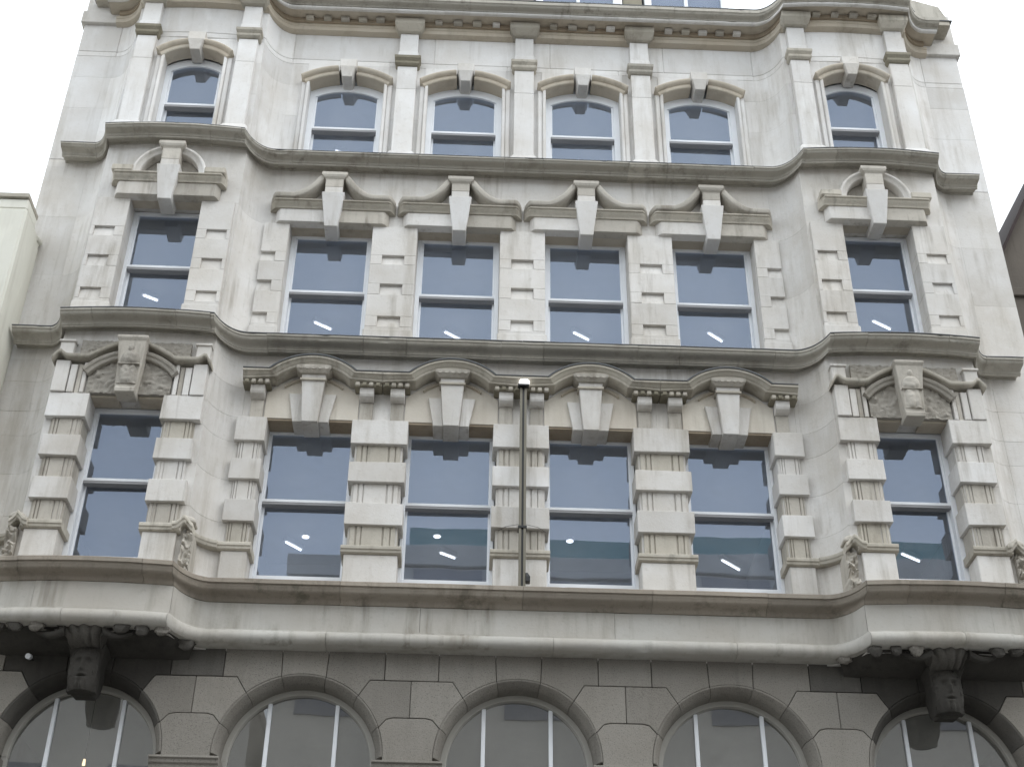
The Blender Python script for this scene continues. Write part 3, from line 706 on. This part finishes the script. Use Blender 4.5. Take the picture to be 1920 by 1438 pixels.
# ------------------------------------------------------------------ ground storey arcade
AC = (-5.06, -2.54, 0.0, 2.54, 5.06); SP, RA = 6.95, .98
A1, A2, A3 = R(15.5), R(42), R(69)
ap = lambda c, a, r=RA: (c+r*math.sin(a), SP+r*math.cos(a))
arcade = empty('arcade_wall', bld)
def arcpts(c, a, b, n=6): return [ap(c, a+(b-a)*i/n) for i in range(n+1)]
ZT, ZM, ZL = 8.30, 7.875, 7.42
def gblock(pts, mat='granite'):
    cx = (min(x for x, z in pts)+max(x for x, z in pts))/2; cz = (min(z for x, z in pts)+max(z for x, z in pts))/2
    pts = [(cx+(x-cx)*.989, cz+(z-cz)*.985) for x, z in pts]
    B().prism(pts, random.uniform(-.004, .002), .16).obj('stone', mat, arcade, .006)
for i, c in enumerate(AC):
    # crown voussoir block
    if abs(c) < 5: gblock([(c-.28, ZT), *arcpts(c, -A1, A1), (c+.28, ZT)])
    else: gblock([(c-.28, ZT), *arcpts(c, -A1, A1), (c+.28, ZT)], 'soot_shade')
    for s in (-1, 1):
        far = .80 if not (abs(c) > 5 and s*c > 0) else .80
        mid = 1.95 if (abs(c) > 5 and s*c > 0) else (1.26 if (abs(c) > 5 or (abs(c) > 2 and s*c > 0)) else 1.27)
        top = .95 if mid < 1.5 else 1.0
        P = [(c+s*.28, ZT), ap(c, s*A1), *arcpts(c, s*A1, s*A2)[1:], (c+s*(far-.02), ZM), (c+s*top, ZM), (c+s*top, ZT)]
        gblock(P if s > 0 else P[::-1], 'soot_shade' if abs(c) > 5 else 'granite')
        P = [(c+s*(far-.02), ZM-.001), *arcpts(c, s*A2, s*A3), (c+s*1.0, ZL-.02), (c+s*1.08, ZL), (c+s*mid, ZL), (c+s*mid, ZM-.001)]
        gblock(P if s > 0 else P[::-1])
    # arch mouldings, voussoir by voussoir
    ang = [-R(90), -A3, -A2, -A1, A1, A2, A3, R(90)]
    for a, b in zip(ang, ang[1:]):
        ch = [(RA, .159), (RA-.001, -.002), (RA-.02, .0), (RA-.07, .085), (RA-.085, .125), (RA-.085, .30), (RA+.0, .30)]
        B().arc(c, SP, a+.002, b-.002, 7, ch).obj('arch_stone', 'granite' if abs(c) < 5 else 'soot_shade' if abs(a+b) < R(75) else 'sootgrey_shade' if abs(a+b) < R(120) else 'granite', arcade, .004, True)
for k in range(4):       # shared blocks between the arches
    m_ = (AC[k]+AC[k+1])/2; c0, c1 = AC[k], AC[k+1]
    gblock([(c0+.951, ZM), (c1-.951, ZM), (c1-.951, ZT), (c0+.951, ZT)], 'sootgrey_shade' if k in (0, 3) else 'granite')
    P = [(m_, ZL-.001), (c0+1.08, ZL-.001), (c0+1.0, ZL-.021), *arcpts(c0, A3, R(90)), (c0+RA, 6.90), (c1-RA, 6.90), *arcpts(c1, -R(90), -A3), (c1-1.0, ZL-.021), (c1-1.08, ZL-.001)]
    gblock(P)
for s in (-1, 1):
    a, b = sorted((s*6.06, s*7.1)); gblock([(a, ZM), (b, ZM), (b, ZT), (a, ZT)])
    P = [(s*7.1, ZL-.001), (s*6.14, ZL-.001), (s*6.06, ZL-.021), *[(s*(abs(x)), z) for x, z in arcpts(5.06, A3, R(90))], (s*(5.06+RA), 6.90), (s*7.1, 6.90)]
    gblock(P if s < 0 else P[::-1])
# wall band behind, and piers below the springing
B().box(-7.1, 7.1, .161, .3, 7.94, 8.4).obj('backing', 'granite', arcade, 0)
for k in range(6):
    a = -7.1 if k == 0 else AC[k-1]+RA-.085; b = 7.1 if k == 5 else AC[k]-RA+.085
    if b-a < .1: continue
    B().box(a, b, .161, .34, 0, 7.94).obj('backing', 'granite', arcade, 0) if False else None
    zs = [0, .6, 1.4, 2.2, 3.0, 3.8, 4.6, 5.4, 6.1, 6.75]
    for z0, z1 in zip(zs, zs[1:]): B().box(a+.02, b-.02, .0, .34, z0, z1).obj('stone', 'granite', arcade, .008)
    imp = [(-.0, 6.899), (.07, 6.895), (.075, 6.87), (.05, 6.855), (.045, 6.82), (.02, 6.80), (.01, 6.75), (0, 6.75)]
    B().loft([[(x, .32, 6.75), (x, .32, 6.90)]+[(x, -o_, z) for o_, z in imp] for x in (a-.03, b+.03)]).obj('impost', 'granite', arcade, .003)
    # reveal lining behind the arch stones
# spandrel backing behind the arch rings (keeps the rooms closed)
for c in AC:
    ring = [(.90, .301), (1.32, .301), (1.32, .34), (.90, .34)]
    B().arc(c, SP, -R(90), R(90), 24, ring).obj('backing', 'granite', arcade, 0)
def arch_window():
    w = empty('arched_window', bld)
    fr = [(.90, .30), (.90, .40), (.825, .40), (.825, .335), (.835, .30)]
    b = B().arc(0, SP, -R(90), R(90), 32, fr)
    for s in (-1, 1): b.box(min(s*.90, s*.83), max(s*.90, s*.83), .30, .40, 1.0, SP-.001)
    b.obj('frame', 'greyframe', w, .003, True)
    for s in (-1, 1): B().box(s*.40-.024, s*.40+.024, .315, .385, 3.2, SP+math.sqrt(.83**2-.42**2)+.01).obj('mullion', 'white', w, .004)
    B().box(-.83, .83, .305, .395, 6.72, 6.80).obj('transom', 'greyframe', w, .004)
    B().box(-.83, .83, .305, .395, 3.1, 3.2).obj('transom', 'greyframe', w, .004)
    pts = [(.83*math.sin(a), SP+.83*math.cos(a)) for a in [R(-90+i*7.5) for i in range(25)]]
    B().prism([(.83, 6.8), (-.83, 6.8)]+pts, .35, .356).obj('pane', 'glassdark', w, 0)
    B().box(-.83, .83, .35, .356, 1.0, 6.72).obj('pane', 'glassdark', w, 0)
    B().box(-.9, .9, .2, .4, 0, 1.0).obj('stall_riser', 'granite', w, .005)
    return w
place(arch_window(), AC)

# ------------------------------------------------------------------ bay corbels: carved soffit, leaves, drapery and mask
def corbel(s):
    k = empty('bay_corbel', bld, (s*BC, 0, 0))
    # soffit bowl from the roll back to the arcade wall
    n = 28; vs = []; rows = 9
    for j in range(rows+1):
        t = j/rows
        for i in range(n+1):
            u = -1+2*i/n; x = u*(1.30-.10*t)
            yb = yw(BC+u*1.30)-.13
            y = yb*(1-t)**.62-.0*t
            z = 8.235-.17*t**1.5+.02*noise.noise(Vector((x*9, t*7, s*4)))
            vs.append((x, y-.012*noise.noise(Vector((x*6, t*9, s*2)))-.004, z))
    fs = [(j*(n+1)+i, j*(n+1)+i+1, (j+1)*(n+1)+i+1, (j+1)*(n+1)+i) for j in range(rows) for i in range(n)]
    b = B(); b.add(vs, fs); b.obj('carved_soffit', 'soot_shade', k, 0, True)
    # leaf bosses under the roll
    rb_ = random.Random(int(50+s*7))
    for i in range(11):
        u = -1.2+2.4*i/10
        if abs(u) < .26: continue
        x = u+rb_.uniform(-.02, .02); y = yw(BC+u)-.12; w_ = rb_.uniform(.065, .095); hh = rb_.uniform(.07, .12); tl = rb_.uniform(-.4, .4)
        rings = []
        for q in range(6):
            tt = q/5; k_ = (1, 1.05, 1.0, .9, .7, .35)[q]
            ring = []
            for p_ in range(12):
                a = 2*math.pi*p_/12; ca, sa = math.cos(a), math.sin(a)
                m_ = 1/max(abs(ca), abs(sa))**.7
                nn = 1+.5*noise.noise(Vector((x*9+ca*1.6, sa*1.6+s*3, tt*3)))
                ring.append((x+w_*k_*m_*ca*nn+tl*.05*tt, y+.055*k_*m_*sa*nn, 8.222-hh*tt))
            rings.append(ring)
        B().loft(rings).obj('leaf_boss', 'granite' if i % 3 == 0 else 'sootgrey_shade', k, 0, True)
    # drapery block over the mask
    rings = []
    for z, hw, y in ((8.24, .30, -.60), (8.19, .27, -.60), (8.13, .20, -.57), (8.08, .19, -.50), (8.05, .17, -.40)):
        ring = []
        for i in range(25):
            u = -1+2*i/24; ring.append((u*hw*(1+.05*math.sin(u*11)), y+.10*abs(u)**2+.028*math.sin(u*13+z*9), z+.012*math.cos(u*15)))
        ring += [(hw, -.0, z), (-hw, 0.0, z)]
        rings.append(ring)
    B().loft(rings).obj('drapery', 'sootgrey_shade', k, .004, True, loc=(-s*.06, 0, 0))
    for t in (-1, 1):
        rings = []
        for i in range(7):
            q = i/6; rings.append([(t*(.22+.34*q), -.53+.03*q+.07*math.cos(a)*(1-.55*q), 8.17-.06*math.sin(q*3.1)+.055*math.sin(a)*(1-.5*q)) for a in [2*math.pi*p/8 for p in range(8)]])
        B().loft(rings).obj('drapery_swag', 'soot_shade', k, .004, True, loc=(-s*.06, 0, 0))
    # mask keystone
    B().loft([[(-a, yb_, z+dz), (-a, y, z), (a, y, z), (a, yb_, z+dz)] for a, y, z, yb_, dz in ((.12, -.15, 7.53, .05, .02), (.135, -.19, 7.62, .12, 0), (.19, -.27, 8.0, .1, 0), (.23, -.34, 8.10, .1, 0))]).obj('mask_keystone', 'soot_shade', k, .012, loc=(-s*.06, 0, 0))
    def face(x, z):
        u, v = x/.15, (z-7.82)/.26
        g = lambda cx, cz, rx, rz: math.exp(-((u-cx)/rx)**2-((v-cz)/rz)**2)
        h = .085*math.sqrt(max(0, 1-(u*.8)**2-(v*.72)**2))
        h += .018*g(0, .45, .9, .12)-.026*g(-.36, .26, .2, .11)-.026*g(.36, .26, .2, .11)
        h += .012*g(-.36, .25, .1, .05)+.012*g(.36, .25, .1, .05)
        h += .045*g(0, .02, .13, .26)+.018*g(0, -.16, .22, .09)
        h -= .02*g(0, -.46, .35, .045); h += .012*g(0, -.37, .3, .06)+.014*g(0, -.56, .28, .07)
        h += .014*g(0, -.85, .5, .2)*(1+math.sin(u*14))
        h += (.02*abs(noise.noise(Vector((u*5, v*5, 1)))) if (v > .62 or abs(u) > .85) else 0)
        return h*1.45
    relief('mask_face', 'soot_shade', k, -.165, .165, 7.55, 8.09, -.23, face, 38, 50, .1, loc=(-s*.06, 0, 0))
    return k
for s in (-1, 1): corbel(s)

# ------------------------------------------------------------------ rooms behind the glass
rooms = empty('interior', bld)
for z0, z1 in ((8.3, 8.7), (11.85, 12.25), (15.3, 15.7), (18.4, 18.8)):
    B().box(-6.8, 6.8, .345, 10.6, z0, z1).obj('floor_slab', 'ceiling', rooms, 0)
B().box(-6.8, 6.8, 5.0, 5.1, 0, 18.8).obj('partition', 'room', rooms, 0)
for x in (-4.0, 4.0): B().box(x-.05, x+.05, .35, 4.95, 8.7, 18.4).obj('partition', 'room', rooms, 0)

# ================================================================== lit ceiling lamps seen through the panes
def tube_lamp(p, q, z, label):
    e = empty('ceiling_light', None, ((p[0]+q[0])/2, (p[1]+q[1])/2, z))
    d_ = Vector((q[0]-p[0], q[1]-p[1], 0)); L_ = d_.length/2; d_.normalize()
    B().tube(tuple(-d_*L_+Vector((0, 0, -.10))), tuple(d_*L_+Vector((0, 0, -.10))), .015, 8).obj('lamp_tube', 'tube', e, 0, True)
    n_ = Vector((-d_.y, d_.x, 0))*.04
    P = [-d_*(L_+.03)-n_, d_*(L_+.03)-n_, d_*(L_+.03)+n_, -d_*(L_+.03)+n_]
    B().zprism([(v.x, v.y) for v in P], -.082, -.0).obj('lamp_housing', 'room', e, .004)
    tag(e, label, 'ceiling light', 'lit ceiling lights behind the windows')
order = ('leftmost', 'second from left', 'third from left', 'fourth from left', 'rightmost')
z1, z2, z3 = 11.85, 15.3, 18.4
def at_(z, zr, p):     # positions were taken on slightly lower ceilings: slide along the sight line
    k = (z-1.6)/(zr-1.6); return (-.633+(p[0]+.633)*k, -15.6+(p[1]+15.6)*k)
for lab, p, q in (('lit white tube in the first-floor window nearest the left bay', (-3.5, 3.85), (-3.29, 4.11)),
                  ('lit white tube in the first-floor window just left of the bronze pole', (-1.09, 4.07), (-.86, 4.24)),
                  ('lit white tube in the first-floor window nearest the right bay', (3.38, 4.05), (3.71, 4.37)),
                  ('lit white tube in the first-floor window of the right bay', (6.15, 3.66), (6.49, 3.89))):
    tube_lamp(at_(z1, 11.75, p), at_(z1, 11.75, q), z1, lab)
for lab, p, q in (('lit white tube behind the second-floor window of the left bay', (-5.96, 2.16), (-5.76, 2.29)),
                  ('lit white tube behind the second-floor window next to the left bay', (-3.28, 2.74), (-3.03, 2.92)),
                  ('lit white tube behind the second-floor window left of the centre pier', (-1.15, 2.89), (-.9, 3.09)),
                  ('lit white tube behind the second-floor window right of the centre pier', (.97, 2.79), (1.23, 2.98)),
                  ('lit white tube behind the second-floor window next to the right bay', (3.18, 2.68), (3.44, 2.9)),
                  ('lit white tube behind the second-floor window of the right bay', (5.79, 2.21), (6.12, 2.41))):
    tube_lamp(at_(z2, 15.2, p), at_(z2, 15.2, q), z2, lab)
for lab, p, q in (('lit tube low in the arched top-floor window next to the left bay', (-3.14, 1.98), (-2.97, 2.08)),
                  ('lit tube low in the arched top-floor window left of centre', (-1.08, 2.01), (-.89, 2.13)),
                  ('lit tube tip just showing in the arched top-floor window right of centre', (1.03, 2.08), (1.2, 2.17)),
                  ('lit tube low in the arched top-floor window next to the right bay', (3.06, 2.02), (3.3, 2.15)),
                  ('lit tube low in the arched top-floor window of the right bay', (5.58, 1.6), (5.74, 1.65))):
    tube_lamp(at_(z3, 18.3, p), at_(z3, 18.3, q), z3, lab)
for lab, p in (('round lit downlight behind the first-floor window next to the left bay', (-3.19, 3.76)),
               ('round lit downlight behind the first-floor window left of the bronze pole', (-1.14, 3.62)),
               ('round lit downlight behind the first-floor window right of the bronze pole', (.93, 3.65))):
    x, y = at_(z1, 11.75, p); e = empty('downlight', None, (x, y, z1))
    B().tube((0, 0, -.05), (0, 0, -.012), .055, 14).obj('lamp_disc', 'tube', e, 0)
    B().tube((0, 0, -.04), (0, 0, 0), .075, 14).obj('rim', 'white', e, .003)
    tag(e, lab, 'downlight', 'round downlights behind the first-floor windows')

# ================================================================== pole on the ledge
pole = empty('flag_pole', None, (.02, -.24, 8.98))
tag(pole, 'tall bronze pole with bright white head standing on the ledge before the centre pier', 'pole')
B().box(-.045, -.012, -.02, .02, 0, 2.95).obj('pole_leg', 'pole', pole, .004)
B().box(.012, .045, -.02, .02, 0, 2.95).obj('pole_leg', 'pole', pole, .004)
B().box(-.014, .014, -.005, .02, 0, 2.95).obj('pole_web', 'black', pole, 0)
B().loft([[(x, y, z) for x, y in ((-.075, -.07), (.075, -.07), (.075, .07), (-.075, .07))] for z in (2.955, 2.985)]).obj('head_plate', 'black', pole, .004)
B().loft([[(a*x+.01, a*y, z) for x, y in ((-.07, -.08), (.07, -.08), (.07, .08), (-.07, .08))] for z, a in ((2.986, .9), (3.02, 1.0), (3.07, .7))]).obj('lamp_head', 'capwhite', pole, .01)
B().box(-.055, .055, -.03, .12, .84, .875).obj('clamp', 'black', pole, .004)
for s in (-1, 1): B().tube((s*.05, 0, .9), (s*.20, .10, .92), .003, 6).tube((s*.20, .10, .92), (s*.30, .13, .87), .003, 6).obj('stay_wire', 'black', pole, 0)
B().loft([[(x, y, z) for x, y in ((.045, -.04), (.10, -.04), (.10, .05), (.045, .05))] for z in (.10, .17)]+[[(x, y, .23) for x, y in ((.045, -.02), (.07, -.02), (.07, .03), (.045, .03))]]).obj('junction_box', 'black', pole, .006)

# small fittings
cm = empty('security_camera', None, (-5.75, -.12, 8.02)); tag(cm, 'tiny white camera fixed under the left bay beside the carved mask', 'camera')
B().tube((0, .16, 0), (0, .02, 0), .02, 8).obj('mount', 'black', cm, 0)
B().tube((0, .02, -.01), (0, -.06, -.03), .035, 10).obj('housing', 'white', cm, .004)
lp = empty('pendant_lamp', None, (-5.36, 1.6, 7.38)); tag(lp, 'small warm lit bulb inside the left arched window at the bottom edge', 'lamp')
B().tube((0, 0, -.08), (0, 0, .0), .022, 10, .014).obj('bulb', 'warmlamp', lp, .006, True)
B().tube((0, 0, .0), (0, 0, .9), .004, 6).obj('flex', 'black', lp, 0)

# ================================================================== neighbours
nb = empty('cream_building', None, (-9.5, 0, 0)); tag(nb, 'cream rendered neighbouring building with flat parapet at the left edge', 'building')
B().box(-3.6, 2.58, -.05, 10, 0, 14.2).obj('wall', 'cream', nb, .01)
B().box(2.16, 2.60, -.78, -.051, 0, 14.32).obj('corner_pier', 'cream', nb, .03)
B().box(2.17, 2.58, -.76, -.3, 14.321, 14.50).obj('pier_top', 'cream', nb, .02)
B().box(2.14, 2.58, -.80, -.3, 14.501, 14.575).obj('pier_cap', 'hood', nb, .006)
B().tube((2.585, -.22, 14.25), (2.585, -.03, 14.30), .05, 10).obj('coping_scroll', 'cream', nb, .01, True)
B().tube((2.0, -.70, 14.02), (2.0, -.3, 14.02), .17, 16).obj('volute', 'carved', nb, .01, True)
B().tube((2.0, -.74, 14.02), (2.0, -.69, 14.02), .10, 16).obj('volute_eye', 'dirty', nb, .01, True)
B().box(-3.6, 2.16, -.45, -.051, 13.3, 13.85).obj('parapet_band', 'cream', nb, .01)
B().box(.8, 1.92, -.55, -.051, 12.3, 12.75).obj('window_hood', 'lead', nb, .02)
B().box(.4, 1.7, -.08, -.051, 10.2, 12.3).obj('window', 'oppwin', nb, .01)
rb = empty('gabled_building', None, (9.2, 1.2, 0)); tag(rb, 'dark brown gabled building with raking verge at the right edge', 'building')
B().prism([(-2.06, 0), (3.1, 0), (3.1, 14.7), (.5, 19.6), (-2.06, 14.75)], 0, 8).obj('gable_wall', 'brown', rb, .01)
B().loft([[(x, y, z) for y, z in ((-.14, 0), (-.14, .16), (8, .16), (8, 0))] for x, z in ((0, 0),)]*1+[[(x, y, z) for y, z in ((-.14, 0), (-.14, .16), (8, .16), (8, 0))] for x, z in ((0.001, 0),)]) if False else None
for s in (-1, 1):
    x0, z0, x1, z1 = (-2.06, 14.72, .5, 19.58) if s < 0 else (3.16, 14.6, .5, 19.58)
    B().loft([[(x0, y, z0+dz), (x1, y, z1+dz)] if False else [(x0, -.16, z0), (x0, 8, z0), (x0, 8, z0+.1), (x0, -.16, z0+.1)] if q == 0 else [(x1, -.16, z1), (x1, 8, z1), (x1, 8, z1+.1), (x1, -.16, z1+.1)] for q, dz in ((0, 0), (1, 0))]).obj('verge', 'tile', rb, .01)
B().box(-2.0, 3.1, -.06, 0, 14.9, 15.05).obj('band', 'brown', rb, .01)
B().box(-2.0, 3.1, -.04, 0, 13.9, 14.05).obj('band', 'brown', rb, .01)
B().box(-1.2, 1.2, -.03, .02, 9.5, 12.2).obj('window', 'oppwin', rb, .01)

# across the street: what the lower panes reflect
op = empty('office_block', None, (6.9, -22, 0)); tag(op, 'grey banded office block with green top storey mirrored in the lower windows', 'building')
B().box(-13.0, 17, -14, 0, 0, 20.5).obj('wall', 'opp', op, 0)
B().box(-13.05, 17.05, -14, .12, 20.55, 21.25).obj('parapet', 'opp', op, .02)
B().box(-9.6, 17, -13, -.5, 21.25, 22.15).obj('upper_storey', 'teal', op, .01)
for z in (2.0, 5.5, 9.0, 12.5, 15.9, 18.9):
    for k in range(10):
        x = -12.4+3.0*k; B().box(x, x+2.1, -.02, .05, z, z+1.55).obj('window', 'oppwin', op, .01)
op2 = empty('low_terrace', None, (-18, -22.5, 0)); tag(op2, 'plain grey terrace mirrored in the arched window at the left', 'building')
B().box(-14, 11.2, -12, 0, 0, 16.6).obj('wall', 'opp', op2, 0)
B().box(-14, 11.25, -12, .15, 16.6, 17.0).obj('parapet', 'opp', op2, .02)
for z in (5.5, 9.0, 12.5):
    for k in range(7):
        x = -13+3.4*k; B().box(x, x+1.6, -.02, .05, z, z+2.0).obj('window', 'oppwin', op2, .01)

# ================================================================== street
def struct(name, b, mat):
    o = b.obj(name, mat, None, 0); o['kind'] = 'structure'; return o
struct('ground', B().add([(-600, -600, -.15), (600, -600, -.15), (600, 600, -.15), (-600, 600, -.15)], [(0, 1, 2, 3)]), 'paving')
struct('road', B().add([(-300, -17.5, -.146), (300, -17.5, -.146), (300, -4.0, -.146), (-300, -4.0, -.146)], [(0, 1, 2, 3)]), 'asphalt')
struct('pavement', B().box(-300, 300, -4.0, .3, -.145, 0), 'paving')
struct('pavement', B().box(-300, 300, -22, -17.5, -.145, 0), 'paving')
